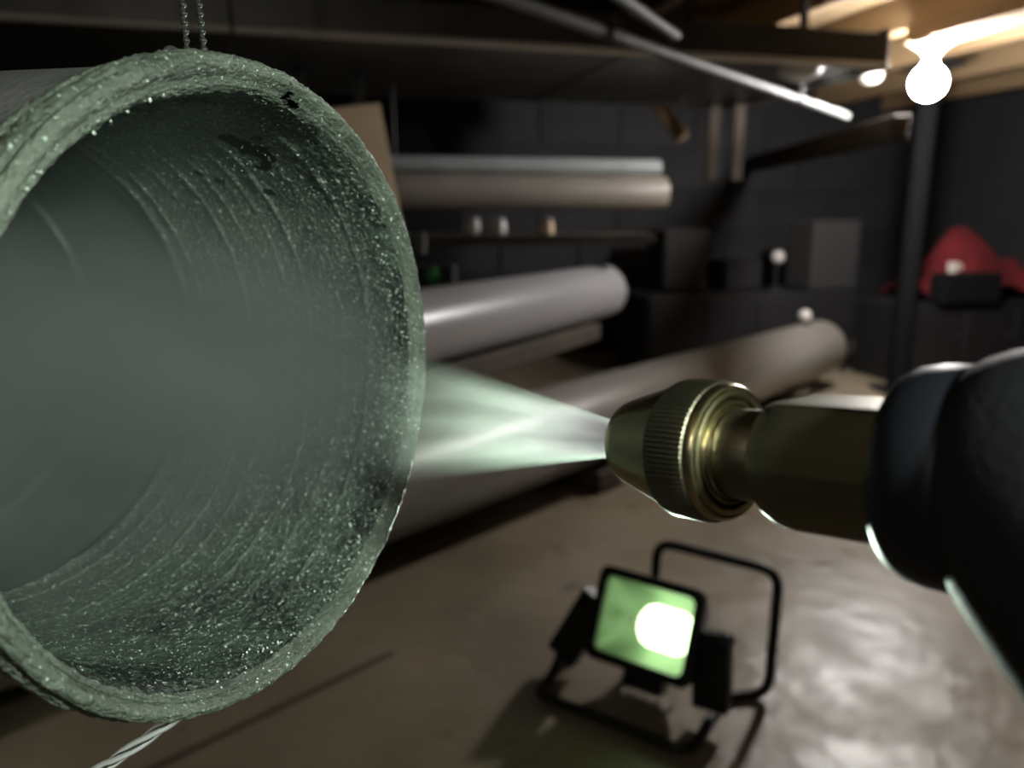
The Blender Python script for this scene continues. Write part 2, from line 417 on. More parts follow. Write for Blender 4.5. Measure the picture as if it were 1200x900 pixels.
for (px, m_, r, lab) in ((553,'white',.022,'pale round jar, leftmost of three on the dark shelf'), (584,'white',.021,'pale round jar, middle of three on the dark shelf'), (640,'tan',.019,'brownish round jar, rightmost of three on the dark shelf')):
    p = shelf_pt(px, .03); o = thing('jar', lab, 'jar', T(p), 'jars on the dark shelf')
    MB().lathe([(.0005,0),(r*.9,0),(r,.006),(r,.026),(r*.8,.033),(r*.78,.036)], 24).build('body', M[m_], o)
    MB().lathe([(r*.84,.034),(r*.84,.043),(.0005,.044)], 24).build('lid', M['steel'], o)
p = W(493, 283, 1.84); o = MB().box((-.012,-.012,0),(.012,.012,.05),.002).build('grey_bracket', M['conduit'], smooth=False)
o.location = (p.x, p.y, p.z-.03); tag(o, 'small grey metal bracket under the front edge of the shelf', 'bracket')
# charger box with a green cap, on the grey pipe
p = W(508, 330, 1.75)
bx = thing('charger_box', 'small black box with a round green cap above the grey pipe', 'box', T((p.x, p.y, p.z)))
MB().box((-.07,.0,-.05),(.05,.06,.035),.006).build('case', M['charcoal'], bx, smooth=False)
MB().lathe([(.0005,.010),(.012,.009),(.016,.004),(.017,0)], 20, m=Matrix.Translation((0,0,.014)) @ Matrix.Rotation(PI/2,4,'X')).build('cap', M['greencap'], bx)

# ------------------------------------------------------------------ things along the back wall
def wallbox(px0, px1, py0, py1, dep, m, name, label, cat, zbase=None, depth=.35, group=None, parts=None):
    a = W(px0, py1, dep); b_ = W(px1, py1, dep); t = W(px0, py0, dep)
    z0 = a.z if zbase is None else zbase; wd = (b_-a).length; c = (a+b_)/2; c.z = z0
    o = thing(name, label, cat, T(c) @ Matrix.Rotation(RA,4,'Z'), group)
    MB().box((-wd/2,0,0),(wd/2,depth,t.z-z0),.01).build('body', M[m], o, smooth=False)
    if parts:
        n, pm_ = parts
        for i in range(n):
            x0 = -wd/2 + wd*i/n + .01; x1 = -wd/2 + wd*(i+1)/n - .01
            dr_ = MB().box((x0,-.012,.03),(x1,0,(t.z-z0)-.03),.003).build('door', M[pm_], o, smooth=False)
            MB().tube([(x1-.02,-.012,(t.z-z0)*.6),(x1-.02,-.03,(t.z-z0)*.6)], .007, 8).build('knob', M['strap'], dr_)
    return o, t.z, c
bn, ztop, c = wallbox(745, 1015, 342, 440, 3.35, 'charcoal', 'workbench', 'long low dark workbench against the far block wall', 'workbench', 0., .3, parts=(4,'charcoal'))
wallbox(775, 832, 268, 342, 3.42, 'greybox', 'storage_bin', 'dark grey bin standing on the left end of the workbench', 'bin', ztop, .2)
wallbox(945, 1008, 258, 342, 3.42, 'greybox', 'storage_bin', 'dark grey bin standing on the right end of the workbench', 'bin', ztop, .2)
wallbox(848, 895, 305, 342, 3.42, 'charcoal', 'black_box', 'low black tool case in the middle of the workbench', 'case', ztop, .2)
p = W(911, 301, 3.38); o = thing('desk_lamp', 'little lamp with a pale round head on the workbench', 'lamp', T((p.x, p.y, ztop)))
MB().lathe([(.0005,0),(.05,0),(.05,.012),(.012,.02),(.0005,.02)],24).build('base', M['charcoal'], o)
MB().tube([(0,0,.01),(0,0,p.z-ztop)], .007, 8).build('stem', M['charcoal'], o)
MB().sphere((0,-.01,p.z-ztop), .028, 20, 12).build('head', M['white'], o)
p = W(921, 368, 3.0); zz = pBe.z
o = thing('ceramic_knob', 'pale round knob sticking up from the top of the floor pipe', 'knob', T((p.x, p.y, 0)))
ax = pBe - dB*((pBe-p).dot(dB)); o.matrix_world = T((ax.x, ax.y, zz+rB-.002))
MB().lathe([(.0005,0),(.022,0),(.018,.012),(.016,.02)],20).build('neck', M['strap'], o)
MB().sphere((0,0,.036), .024, 20, 12).build('ball', M['white'], o)
# cabinet with the red cloth
cb, zcab, c = wallbox(1040, 1255, 352, 446, 3.25, 'charcoal', 'cabinet', 'low black cabinet under the red cloth by the right edge', 'cabinet', 0., .32, parts=(3,'charcoal'))
cl = MB(); nx, ny = 40, 16; vv = []; ff = []
pa = W(1088, 312, 3.2); pb = W(1262, 300, 3.2); wd = (pb-pa).length
for i in range(nx+1):
    for j in range(ny+1):
        x = i/nx; y = j/ny
        ridge = .28*math.exp(-((x-.42)/.24)**2) + .10*math.exp(-((x-.85)/.15)**2) + .02
        z = ridge*(1-.75*abs(2*y-1)**1.6) + .014*math.sin(23*x+3*y) + .012*math.sin(9*x-14*y) + .012*random.random()
        vv.append((x*wd - wd*.5, y*.34, max(.008, z + .01)))
for i in range(nx):
    for j in range(ny):
        a = i*(ny+1)+j; ff.append((a, a+ny+1, a+ny+2, a+1))
cl.add(vv, ff)
o = cl.build('red_cloth', M['red']); o.matrix_world = T(((pa.x+pb.x)/2, (pa.y+pb.y)/2, zcab)) @ Matrix.Rotation(RA,4,'Z')
md = o.modifiers.new('thick','SOLIDIFY'); md.thickness = .006
tag(o, 'crumpled red cloth heaped on the low black cabinet', 'cloth')
wb_, zcs, c = wallbox(1098, 1182, 320, 352, 3.1, 'matte', 'black_box', 'low black box standing in for the dark hollow under the red cloth', 'case', zcab, .09)  # black box put in for the shaded hollow below the cloth
p = W(1116, 318, 3.13); o = thing('white_pot', 'small pale pot on the black box in front of the red cloth', 'pot', T((p.x, p.y, zcs)))
hh = .042
MB().lathe([(.0005,0),(.017,0),(.021,hh*.7),(.022,hh),(.019,hh),(.016,.01),(.0005,.01)],24).build('body', M['palecap'], o)
MB().tube([(.021,0,hh*.8),(.036,0,hh*.7),(.035,0,hh*.35),(.019,0,hh*.25)], .004, 8).build('handle', M['palecap'], o)

# ------------------------------------------------------------------ work lamp on the floor
LX = Vector((.832,-.555,0)).normalized(); LY = Vector((.555,.832,0)).normalized()
ml = Matrix.Identity(4)
for i in range(3): ml[i][0], ml[i][1], ml[i][2] = LX[i], LY[i], (0,0,1)[i]
ml.translation = Vector((.187,1.016,0))
wl = thing('work_lamp', 'lit portable work lamp with a black tube frame standing on the floor', 'work lamp', ml)
tr = .0075
path = [(-.118,-.02,.034),(-.118,-.05,tr),(-.118,-.10,tr),(.118,-.10,tr),(.115,.045,tr),(.167,.085,tr),(.167,.09,.198),(-.016,.09,.198),(-.02,.09,tr),(-.118,.08,tr),(-.118,.0,tr),(-.118,-.02,.03)]
MB().tube(arc(path, .028, 6), tr, 14).build('tube_frame', M['blackmetal'], wl)
tilt = math.radians(24)
hm = T((.020,-.005,.116)) @ Matrix.Rotation(-tilt, 4, 'X')      # head: local -Y is the glass side
hd = bpy.data.objects.new('lamp_head', None)
def put(mb, name, m, smooth=True, par=wl, angle=40):
    o = mb.build(name, m, par, smooth, angle); o.matrix_local = hm; return o
hw, hh = .075, .062
# housing as a bowl of rounded-rectangle sections
def rrect(w_, h_, r_, n=6):
    out = []
    for cx, cz, a0 in ((w_-r_,h_-r_,0),(-w_+r_,h_-r_,PI/2),(-w_+r_,-h_+r_,PI),(w_-r_,-h_+r_,1.5*PI)):
        for k in range(n+1):
            t = a0 + PI/2*k/n; out.append((cx+r_*math.cos(t), cz+r_*math.sin(t)))
    return out
def loft(secs, cap_end=True, flip=False):
    v = []; f = []; n = None
    for (w_, h_, r_, y) in secs:
        q = rrect(w_, h_, r_); n = len(q); v += [(x, y, z) for x, z in q]
    for i in range(len(secs)-1):
        for j in range(n):
            k = (j+1) % n; f.append((i*n+j, i*n+k, (i+1)*n+k, (i+1)*n+j))
    if cap_end: f.append(tuple((len(secs)-1)*n+j for j in range(n)))
    return MB().add(v, f)
housing = put(loft([(hw,hh,.012,-.030),(hw,hh,.012,-.010),(hw*.97,hh*.97,.012,-.004),(hw*.95,hh*.95,.02,.015),(hw*.86,hh*.88,.03,.055),(hw*.6,hh*.62,.03,.085)]), 'housing', M['blackmetal'])
refl = mat('reflector', (.17,.21,.155), .5, metal=.2)
put(loft([(hw*.9,hh*.88,.012,-.026),(hw*.84,hh*.82,.018,-.005),(hw*.66,hh*.62,.026,.022),(hw*.34,hh*.32,.018,.036)]), 'reflector', refl)
bz = loft([(hw+.004,hh+.004,.014,-.022),(hw+.004,hh+.004,.014,-.036),(hw-.009,hh-.009,.010,-.036),(hw-.009,hh-.009,.010,-.026)], cap_end=False)
put(bz, 'bezel', M['blackmetal'])
gm = bpy.data.materials.new('lamp_glass'); gm.use_nodes = True; nt = gm.node_tree; N = nt.nodes
N.remove(N['Principled BSDF']); tb = N.new('ShaderNodeBsdfTransparent'); tb.inputs[0].default_value = (.80,.95,.74,1)
gl = N.new('ShaderNodeBsdfGlossy'); gl.inputs['Roughness'].default_value = .08
mx = N.new('ShaderNodeMixShader'); mx.inputs[0].default_value = .06
nt.links.new(tb.outputs[0], mx.inputs[1]); nt.links.new(gl.outputs[0], mx.inputs[2]); nt.links.new(mx.outputs[0], N['Material Output'].inputs[0])
put(MB().box((-(hw-.008),-.0315,-(hh-.008)),(hw-.008,-.0285,hh-.008)), 'glass', gm, False)
put(MB().tube([(-.016,.006,-.003),(-.010,.006,-.003),(.0,.006,-.003),(.042,.006,-.003),(.050,.006,-.003),(.054,.006,-.003)], [.018,.026,.030,.030,.026,.018], 20), 'halogen_tube', M['tube'])
put(MB().tube([(-.034,.006,-.003),(-.017,.006,-.003)], .009, 12), 'tube_socket', M['white'])
for k in range(5):
    x = -.04+.02*k
    put(MB().box((x-.0025,.066,-.034),(x+.0025,.094,.034),.001), 'cooling_fin', M['blackmetal'], False)
for sx in (-1, 1):
    a = Vector((sx*.088+.020, 0, .118)); b_ = Vector((sx*.118, -.02, .014))
    br = bar('side_bracket', None, None, a, b_, .024, .050, 'blackmetal'); br.parent = wl; br.matrix_parent_inverse = Matrix.Identity(4)
    br.matrix_local = frame(a + Vector((0,0,.012)), b_-a, up=Vector((1,0,0)))
    kb = MB().lathe([(.0005,.016),(.014,.016),(.016,.012),(.016,0),(.0005,0)], 18).build('pivot_knob', M['rubber'], wl)
    kb.matrix_local = frame((sx*.098+.020,-.0,.118), (sx,0,0))
wsp = bpy.data.lights.new('work_lamp_beam', 'SPOT'); wso = bpy.data.objects.new('work_lamp_beam', wsp); COL.objects.link(wso)
wsp.energy = WORKBEAM; wsp.color = (.80, 1.0, .82); wsp.spot_size = math.radians(53); wsp.spot_blend = .25; wsp.shadow_soft_size = .03
wso.parent = wl; wso.matrix_local = hm @ T((0, -.060, 0)) @ Matrix.Rotation(math.radians(-90), 4, 'X')
put(MB().box((-.03,.0,-.095),(.03,.035,-.066),.004), 'junction_box', M['blackmetal'], False)

# ------------------------------------------------------------------ the big pipe mouth
Cp = c2w(-.0544,.0018,.1743); n_ = dirw(.919,.088,-.384)
MP = frame(Cp, n_)                         # local X: to the far wall side, Y: up, Z: out of the mouth
def vnoise(nt_, ns_, oct_=5, gt=12, gs=6, per=.55):
    out = np.zeros((ns_, nt_)); amp = 1.
    for o_ in range(oct_):
        a, b_ = gt*2**o_, gs*2**o_
        g = rng.random((b_+2, a))
        ti = np.arange(nt_)/nt_*a; si = np.arange(ns_)/max(1, ns_-1)*b_
        t0 = ti.astype(int) % a; t1 = (t0+1) % a; s0 = np.minimum(si.astype(int), b_); s1 = s0+1
        ft = ti-np.floor(ti); fs = (si-s0)[:,None]; ft = ft*ft*(3-2*ft); fs = fs*fs*(3-2*fs)
        v = (g[s0][:,t0]*(1-ft)+g[s0][:,t1]*ft)*(1-fs) + (g[s1][:,t0]*(1-ft)+g[s1][:,t1]*ft)*fs
        out += amp*(v-.5); amp *= per
    return out
def grid_mesh(R_, Z_, nt_, hole=None, flip=False):
    ns_ = R_.shape[0]; t = np.arange(nt_)/nt_*2*PI
    v = np.stack([R_*np.cos(t), R_*np.sin(t), Z_], -1).reshape(-1,3)
    f = []
    for i in range(ns_-1):
        for j in range(nt_):
            if hole is not None and hole[i,j]: continue
            k = (j+1) % nt_; q = (i*nt_+j, i*nt_+k, (i+1)*nt_+k, (i+1)*nt_+j); f.append(q[::-1] if flip else q)
    return MB().add(v, f)

def mat_scale(name, cols, grime_shade, rough=(.3,.6), spec=.6, bump=.5, zone=(.0,.05), spk=.615):
    """mineral scale: cols = (a, b) noise, black grime clots, pale crystal specks"""
    m = bpy.data.materials.new(name); m.use_nodes = True; nt = m.node_tree; N = nt.nodes; L = nt.links; b = N['Principled BSDF']
    tc = N.new('ShaderNodeTexCoord')
    def noise(s, d=4, r=.6, st=None):
        n = N.new('ShaderNodeTexNoise'); n.inputs['Scale'].default_value = s; n.inputs['Detail'].default_value = d; n.inputs['Roughness'].default_value = r
        if st:
            mp = N.new('ShaderNodeMapping'); mp.inputs['Scale'].default_value = st; L.new(tc.outputs['Object'], mp.inputs[0]); L.new(mp.outputs[0], n.inputs[0])
        else: L.new(tc.outputs['Object'], n.inputs[0])
        return n.outputs[0]
    def ramp(s, e):
        r = N.new('ShaderNodeValToRGB'); L.new(s, r.inputs[0])
        r.color_ramp.elements[0].position, r.color_ramp.elements[0].color = e[0][0], e[0][1]
        r.color_ramp.elements[1].position, r.color_ramp.elements[1].color = e[1][0], e[1][1]; return r.outputs[0]
    def mix(f, a, c):
        x = N.new('ShaderNodeMix'); x.data_type = 'RGBA'; L.new(f, x.inputs[0])
        if isinstance(a, tuple): x.inputs[6].default_value = a
        else: L.new(a, x.inputs[6])
        if isinstance(c, tuple): x.inputs[7].default_value = c
        else: L.new(c, x.inputs[7])
        return x.outputs[2]
    base = ramp(noise(70, 6), ((.35,(*cols[0],1)),(.68,(*cols[1],1))))
    streak = ramp(noise(60, 3, .5, (.25,.25,4)), ((.40,(0,0,0,1)),(.75,(1,1,1,1))))
    base = mix(streak, base, (*[c*1.18 for c in cols[1]],1))
    k = ramp(noise(420, 5, .75), ((.38,(0,0,0,1)),(.54,(1,1,1,1))))
    # grime is dirt and painted shade in the first few centimetres of the mouth
    if grime_shade > 0:
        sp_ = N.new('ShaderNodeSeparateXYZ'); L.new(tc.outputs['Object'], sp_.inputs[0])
        mr = N.new('ShaderNodeMapRange'); L.new(sp_.outputs[2], mr.inputs[0]); mr.inputs[1].default_value = -zone[1]; mr.inputs[2].default_value = -zone[0]; mr.inputs[3].default_value = .05; mr.inputs[4].default_value = grime_shade
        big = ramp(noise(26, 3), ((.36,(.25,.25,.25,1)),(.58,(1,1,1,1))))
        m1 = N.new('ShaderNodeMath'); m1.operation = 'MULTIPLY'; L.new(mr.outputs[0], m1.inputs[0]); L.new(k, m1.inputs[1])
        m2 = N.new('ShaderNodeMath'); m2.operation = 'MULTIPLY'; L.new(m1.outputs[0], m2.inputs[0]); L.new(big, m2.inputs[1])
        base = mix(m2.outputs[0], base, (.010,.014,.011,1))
    speck = ramp(noise(950, 2, .5), ((spk,(0,0,0,1)),(spk+.085,(1,1,1,1))))  # specular sparkle of the grain painted as pale dots
    base = mix(speck, base, (.50,.58,.49,1))
    L.new(base, b.inputs['Base Color'])
    rr = N.new('ShaderNodeMapRange'); L.new(noise(200, 3), rr.inputs[0]); rr.inputs[1].default_value=.3; rr.inputs[2].default_value=.7; rr.inputs[3].default_value = rough[0]; rr.inputs[4].default_value = rough[1]
    L.new(rr.outputs[0], b.inputs['Roughness']); b.inputs['Specular IOR Level'].default_value = spec
    bp = N.new('ShaderNodeBump'); bp.inputs['Strength'].default_value = bump; bp.inputs['Distance'].default_value = .0009
    L.new(noise(900, 3, .65), bp.inputs['Height']); L.new(bp.outputs[0], b.inputs['Normal'])
    return m
M['rim'] = mat_scale('mineral_rim', ((.042,.055,.042),(.110,.132,.100)), .0, (.28,.55), .6, 1.0, spk=.65)  # green of the lamp light is mixed into the scale colours
M['lining'] = mat_scale('mineral_lining', ((.050,.072,.054),(.096,.128,.097)), 1.7, (.22,.45), .7, 1.3, (.020,.062))  # lining colours carry the same green light tint
M['barrel'] = mat('dull_iron', (.07,.071,.069), .7, col2=(.11,.11,.107), scale=60, bump=.3, bscale=500)
M['deep'] = mat('deep_lining', (.045,.06,.047), .55, col2=(.075,.098,.075), scale=30, stretch=(1,1,3))  # deeper wall, green light put into its colour too

pp = thing('drain_pipe', 'big open pipe mouth crusted with mineral scale tinted with green lamp light, filling the left side', 'pipe', MP)
NT = 960
LEN = .62
# outer barrel
MB().lathe([(.0692,-.012),(.0703,-.03),(.0722,-.08),(.0728,-.13),(.0728,-LEN),(.0655,-LEN)], 160).build('barrel', M['barrel'], pp)
# rim lip: rolled edge with two grooves
prof = [(.0698,-.0145),(.0705,-.0128),(.0712,-.0114),(.0713,-.0102),(.0703,-.0092),(.0708,-.0080),(.0716,-.0066),(.0718,-.0050),(.0712,-.0037),(.0701,-.0030),(.0708,-.0022),(.0709,-.0010),(.0703,-.0002),(.0694,.0002),(.0686,-.0003),(.0681,-.0012),(.0676,-.0020),(.0673,-.0016),(.0668,-.0018),(.0664,-.0026),(.0661,-.0036)]
pr = np.array(prof); tt = np.linspace(0, len(pr)-1, 110)
rr_ = np.interp(tt, np.arange(len(pr)), pr[:,0]); zz_ = np.interp(tt, np.arange(len(pr)), pr[:,1])
nz = vnoise(NT, 110, 5, 90, 8, .7)
nz2 = vnoise(NT, 110, 3, 240, 30, .7)
dr = .00040*nz + .00042*nz2
cen = np.array([.0682,-.0068]); dv_ = np.stack([rr_, zz_],1)-cen; dv_ /= np.linalg.norm(dv_,axis=1)[:,None]
R1 = rr_[:,None] + dr*dv_[:,0][:,None]; Z1 = zz_[:,None] + dr*dv_[:,1][:,None]
th = np.arange(NT)/NT*360
crown = .0024*np.exp(-(((th-98+180)%360-180)/38)**2)*(1+.5*vnoise(NT,2,4,16,1,.6)[0])     # thicker scale under the crown
R1 -= crown[None,:]*np.clip((tt-12)/8,0,1)[:,None]
def ang(t0): return (th - t0 + 180) % 360 - 180
hole = np.zeros((110, NT), bool)
hx = ang(77.5)[None,:]/2.6; hy = (np.arange(110)[:,None]-92)/13.
nh = vnoise(NT,110,4,120,12,.7)
hole |= (hx**2 + hy**2 + 1.6*nh) < .8
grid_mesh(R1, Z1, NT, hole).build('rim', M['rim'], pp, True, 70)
# lining
NS = 230; s_ = np.linspace(.0033, .0915, NS)
base_r = np.interp(s_, [.0033,.006,.016,.03,.05,.0915], [.0662,.0656,.0652,.0650,.0650,.0650])
n1 = vnoise(NT, NS, 4, 110, 28, .7); n2 = vnoise(NT, NS, 2, 330, 90, .8)
rough_s = np.interp(s_, [.009,.035,.06,.0915], [1.,.85,.45,.25])[:,None]
rel = (.00020*n1 + .00042*n2)*rough_s
for (sr, hgt, wd_) in ((.0170,.0006,.0007),(.0275,.00035,.0008),(.0385,.00075,.00045),(.046,.00035,.0006),(.0555,.0003,.0008),(.064,.0006,.0007),(.0735,.00035,.0009),(.0835,.0006,.0008),(.0895,.0009,.0013)):
    wob = vnoise(NT, 2, 3, 8, 1, .5)[0]*.0012
    rel += hgt*np.exp(-((s_[:,None]-sr-wob[None,:])/wd_)**2)*(1+.8*vnoise(NT,2,3,60,1,.6)[0][None,:])
R2 = base_r[:,None] - rel - crown[None,:]*np.interp(s_, [.0033,.012,.04], [1,.7,0])[:,None]
Z2 = -np.repeat(s_[:,None], NT, 1)
hole = np.zeros((NS, NT), bool); nh = vnoise(NT, NS, 5, 90, 24, .7)
for (t0, s0, wt, ws) in ((61.2,.0292,6.5,.0062),(51.1,.0556,1.5,.0022),(48.5,.0518,1.3,.0025),(53,.0315,1.6,.003),(44,.036,1.2,.002)):
    hole |= ((ang(t0)[None,:]/wt)**2 + ((s_[:,None]-s0)/ws)**2 + 1.7*nh) < .75
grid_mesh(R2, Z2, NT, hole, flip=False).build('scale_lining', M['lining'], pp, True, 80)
# wall behind the lining, the step and the deeper pipe
MB().lathe([(.0692,-.0105),(.0692,-.0930),(.0650,-.0930),(.0650,-.0915)], 160).build('inner_wall', M['charcoal'], pp)
MB().lathe([(.0650,-.0916),(.0668,-.0935),(.0672,-.1370),(.0666,-.1395),(.0650,-.1405),(.0648,-.1425),(.0660,-.1440),(.0668,-.147),(.0668,-LEN)], 200).build('deep_pipe', M['deep'], pp)
rg = MB(); wob = vnoise(240, 2, 4, 20, 1, .6)[0]
rg.tube([((.0655+.0006*wob[j])*math.cos(2*PI*j/240), (.0655+.0006*wob[j])*math.sin(2*PI*j/240), -.1412+.0008*wob[(j*3)%240]) for j in range(240)], .0011, 8, closed=True)
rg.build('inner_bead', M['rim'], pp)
MB().lathe([(.0728,-LEN),(.0728,-LEN-.002),(.0005,-LEN-.002)], 80).build('end_cap', M['charcoal'], pp)
# crystal flecks, bright glints built as pale grains, on the rim and the bottom of the mouth
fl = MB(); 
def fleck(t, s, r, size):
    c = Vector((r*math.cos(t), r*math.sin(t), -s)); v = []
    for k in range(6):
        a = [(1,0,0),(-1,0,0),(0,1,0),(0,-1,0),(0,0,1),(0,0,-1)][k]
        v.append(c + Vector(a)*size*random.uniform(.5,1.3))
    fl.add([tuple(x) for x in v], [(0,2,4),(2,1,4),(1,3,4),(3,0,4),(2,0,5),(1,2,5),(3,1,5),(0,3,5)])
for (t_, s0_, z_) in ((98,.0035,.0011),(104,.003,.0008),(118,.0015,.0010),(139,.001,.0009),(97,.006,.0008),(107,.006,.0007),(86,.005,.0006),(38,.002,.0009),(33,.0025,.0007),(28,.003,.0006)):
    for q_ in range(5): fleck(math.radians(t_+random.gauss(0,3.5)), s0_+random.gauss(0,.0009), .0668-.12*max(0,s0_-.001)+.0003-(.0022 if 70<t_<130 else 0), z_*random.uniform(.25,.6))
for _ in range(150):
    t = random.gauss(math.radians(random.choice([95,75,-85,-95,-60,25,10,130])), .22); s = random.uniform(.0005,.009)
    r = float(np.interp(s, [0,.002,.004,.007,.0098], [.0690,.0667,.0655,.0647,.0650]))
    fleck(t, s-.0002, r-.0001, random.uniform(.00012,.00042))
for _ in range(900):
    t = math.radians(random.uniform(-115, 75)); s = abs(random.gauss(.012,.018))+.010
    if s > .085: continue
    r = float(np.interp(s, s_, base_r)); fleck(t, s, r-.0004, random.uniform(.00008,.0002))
fo = fl.build('glint_flecks', mat('glint', (.66,.74,.62), .18, spec=.8), pp, False); fo['kind'] = 'stuff'

# chain sling that carries the pipe
cn = thing('hanger_chain', 'fine steel chain in two strands holding up the big pipe mouth', 'chain', MP)
for zx in (-.006, .006):
    MB().tube([(zx+.0022*math.cos(t), .0706+.0022*math.sin(t), -.0150) for t in np.linspace(0, 2*PI, 24, endpoint=False)], .0006, 8, closed=True).build('eyelet', M['strap'], cn)
inv = MP.inverted()
for (px0, px1) in ((213, 219), (231, 239)):
    a_ = W(px1, 58, .178); t_ = W(px0, 0, .180); dd = (t_-a_).normalized(); dd = Vector((dd.x*.6, dd.y*.6 , abs(dd.z))).normalized()
    top = a_ + dd*((ZC-.0-a_.z)/dd.z)
    st = MB(); L_ = (top-a_).length; k = 0; x = 0.
    while x < L_:
        p_ = inv @ (a_ + dd*x)
        st.sphere(p_, .00085, 8, 6); x += .0021 if x < .05 else .0035
    st.tube([inv @ a_, inv @ top], .00045, 5)
    st.build('strand', M['chain'], cn)
# loose cable below the mouth
cp0 = W(214, 834, .186); cp1 = W(160, 874, .184); cp2 = W(96, 916, .182)
pts = [cp0 + (cp0-cp1)*.25, cp0, cp1, cp2, cp2 + (cp2-cp1)*1.2, cp2 + (cp2-cp1)*3 + Vector((0,.03,-.08)), Vector((-.26,.33,.25)), Vector((-.28,.40,.08)), Vector((-.30,.50,.006)), Vector((-.5,.7,.004))]
ca = thing('steel_cable', 'thin twisted steel cable hanging from under the big pipe mouth', 'cable', T((0,0,0)))
cu = arc(pts, .03, 5); dense = []
for i in range(len(cu)-1):
    k = max(1, int((cu[i+1]-cu[i]).length/.0015))
    dense += [cu[i].lerp(cu[i+1], j/k) for j in range(k)]
MB().tube(dense, .0010, 8).build('core', M['strap'], ca)
for ph in (0, 2*PI/3, 4*PI/3):
    q = []; s0 = 0
    for i, p_ in enumerate(dense):
        d_ = (dense[min(i+1,len(dense)-1)] - dense[max(i-1,0)]).normalized(); a_ = d_.orthogonal().normalized() if i == 0 else (a_ - d_*a_.dot(d_)).normalized()
        b_ = d_.cross(a_); t_ = ph + i*.55
        q.append(p_ + (a_*math.cos(t_) + b_*math.sin(t_))*.0009)
    MB().tube(q, .0007, 6).build('wire_strand', M['cable'], ca)

# ------------------------------------------------------------------ spray gun
Cn = c2w(.0367,.0117,.1325); nn = dirw(.632,.027,-.774)
MN = frame(Cn, nn)                         # local Z points back towards the handle
g = thing('spray_gun', 'black hose spray gun with a knurled brass nozzle, spraying from the right', 'spray gun', MN)
# cone tip
MB().lathe([(.0030,-.0195),(.0034,-.0213),(.0066,-.0217),(.0075,-.0214),(.0079,-.0207),(.0085,-.0190),(.0094,-.0160),(.0104,-.0125),(.0114,-.0092),(.0117,-.0080)], 96).build('nozzle_tip', M['brass'], g)
# knurled nut: ridges cut as real teeth
NTK = 90; pr = [(.0117,-.0082,0),(.0122,-.0080,.4),(.01245,-.0072,1),(.01252,-.0040,1),(.01245,-.0010,1),(.0122,-.0002,.5),(.0119,.0000,0)]
seg = NTK*6; v = []; f = []
for (r, z, k) in pr:
    for j in range(seg):
        ph = (j % 6)/6; tooth = (1-abs(2*ph-1)); tooth = min(1, tooth*1.6)
        t = 2*PI*j/seg; R0 = r - k*.00034*(1-tooth); v.append((R0*math.cos(t), R0*math.sin(t), z))
for i in range(len(pr)-1):
    for j in range(seg):
        k = (j+1) % seg; f.append((i*seg+j, i*seg+k, (i+1)*seg+k, (i+1)*seg+j))
MB().add(v, f).build('knurled_nut', M['brassdull'], g, True, 25)
MB().lathe([(.0119,.0000),(.0119,.0010),(.0115,.0016),(.0111,.0017),(.0109,.0014),(.0107,.0020),(.0101,.0022),(.0097,.0020),(.0096,.0010),(.0096,-.003)], 96).build('rear_ring', M['brass'], g)
MB().lathe([(.0096,-.0010),(.0092,-.0004),(.0091,.0016),(.0088,.0021),(.0084,.0021),(.0083,.0014),(.0081,.0022),(.0079,.0026)], 96).build('inner_collar', M['brass'], g)
MB().lathe([(.0079,.0010),(.0077,.0026),(.0077,.0085),(.0074,.0089),(.0074,.0095),(.0079,.0100),(.0090,.0108)], 96).build('neck', M['brassdull'], g)
# hexagonal body with chamfered front
hx = MB(); v = []; f = []; secs = [(.0088,.0098,1.),(.0100,.0104,.75),(.0108,.0122,.25),(.0113,.0140,.03),(.0114,.0160,0),(.0112,.0345,0)]
SG = 72
for (r, z, rd) in secs:
    for j in range(SG):
        t = 2*PI*j/SG + .30; a = (t % (PI/3)) - PI/6
        hexr = r*math.cos(PI/6)/math.cos(a); hexr = min(hexr, r*.985)
        v.append(((hexr*(1-rd)+r*.95*rd)*math.cos(t), (hexr*(1-rd)+r*.95*rd)*math.sin(t), z))
for i in range(len(secs)-1):
    for j in range(SG):
        k = (j+1) % SG; f.append((i*SG+j, i*SG+k, (i+1)*SG+k, (i+1)*SG+j))
f.append(tuple(range(SG))[::-1])
MB().add(v, f).build('hex_body', M['brassdull'], g, True, 22)
# black collar and the bulbous gun body
MB().lathe([(.0108,.0312),(.0128,.0306),(.0141,.0312),(.0150,.0330),(.0154,.0355),(.0154,.0385),(.0150,.0405),(.0140,.0415)], 96).build('collar', M['rubber'], g)
dn = (MN.to_3x3().inverted() @ Vector((0,0,-1))); dn = Vector((dn.x, dn.y, 0)).normalized(); sd = Vector((-dn.y, dn.x, 0))
v = []; f = []
secs = [(.0385,.0128,.0128,0.),(.0392,.0150,.0148,.0),(.0410,.0172,.0160,.001),(.0445,.0202,.0175,.0028),(.050,.0245,.0190,.0062),(.057,.0285,.0200,.0100),(.068,.0315,.0205,.0135),(.085,.0320,.0205,.0150),(.100,.0290,.0190,.0160),(.110,.0220,.0150,.0165),(.115,.0110,.0080,.0170),(.116,.0010,.0010,.0170)]
SG = 72
for (z, rv, rh, of) in secs:
    for j in range(SG):
        t = 2*PI*j/SG; p_ = dn*(of + rv*math.cos(t)) + sd*(rh*math.sin(t)); v.append((p_.x, p_.y, z))
for i in range(len(secs)-1):
    for j in range(SG):
        k = (j+1) % SG; f.append((i*SG+j, i*SG+k, (i+1)*SG+k, (i+1)*SG+j))
MB().add(v, f).build('gun_body', M['black'], g, True, 60)
zd = Vector((0,0,1))
gp = [dn*.03+zd*.085, dn*.06+zd*.090, dn*.10+zd*.097, dn*.135+zd*.104]
MB().tube(gp, [.0165,.0165,.0155,.015], 28).build('grip', M['black'], g)
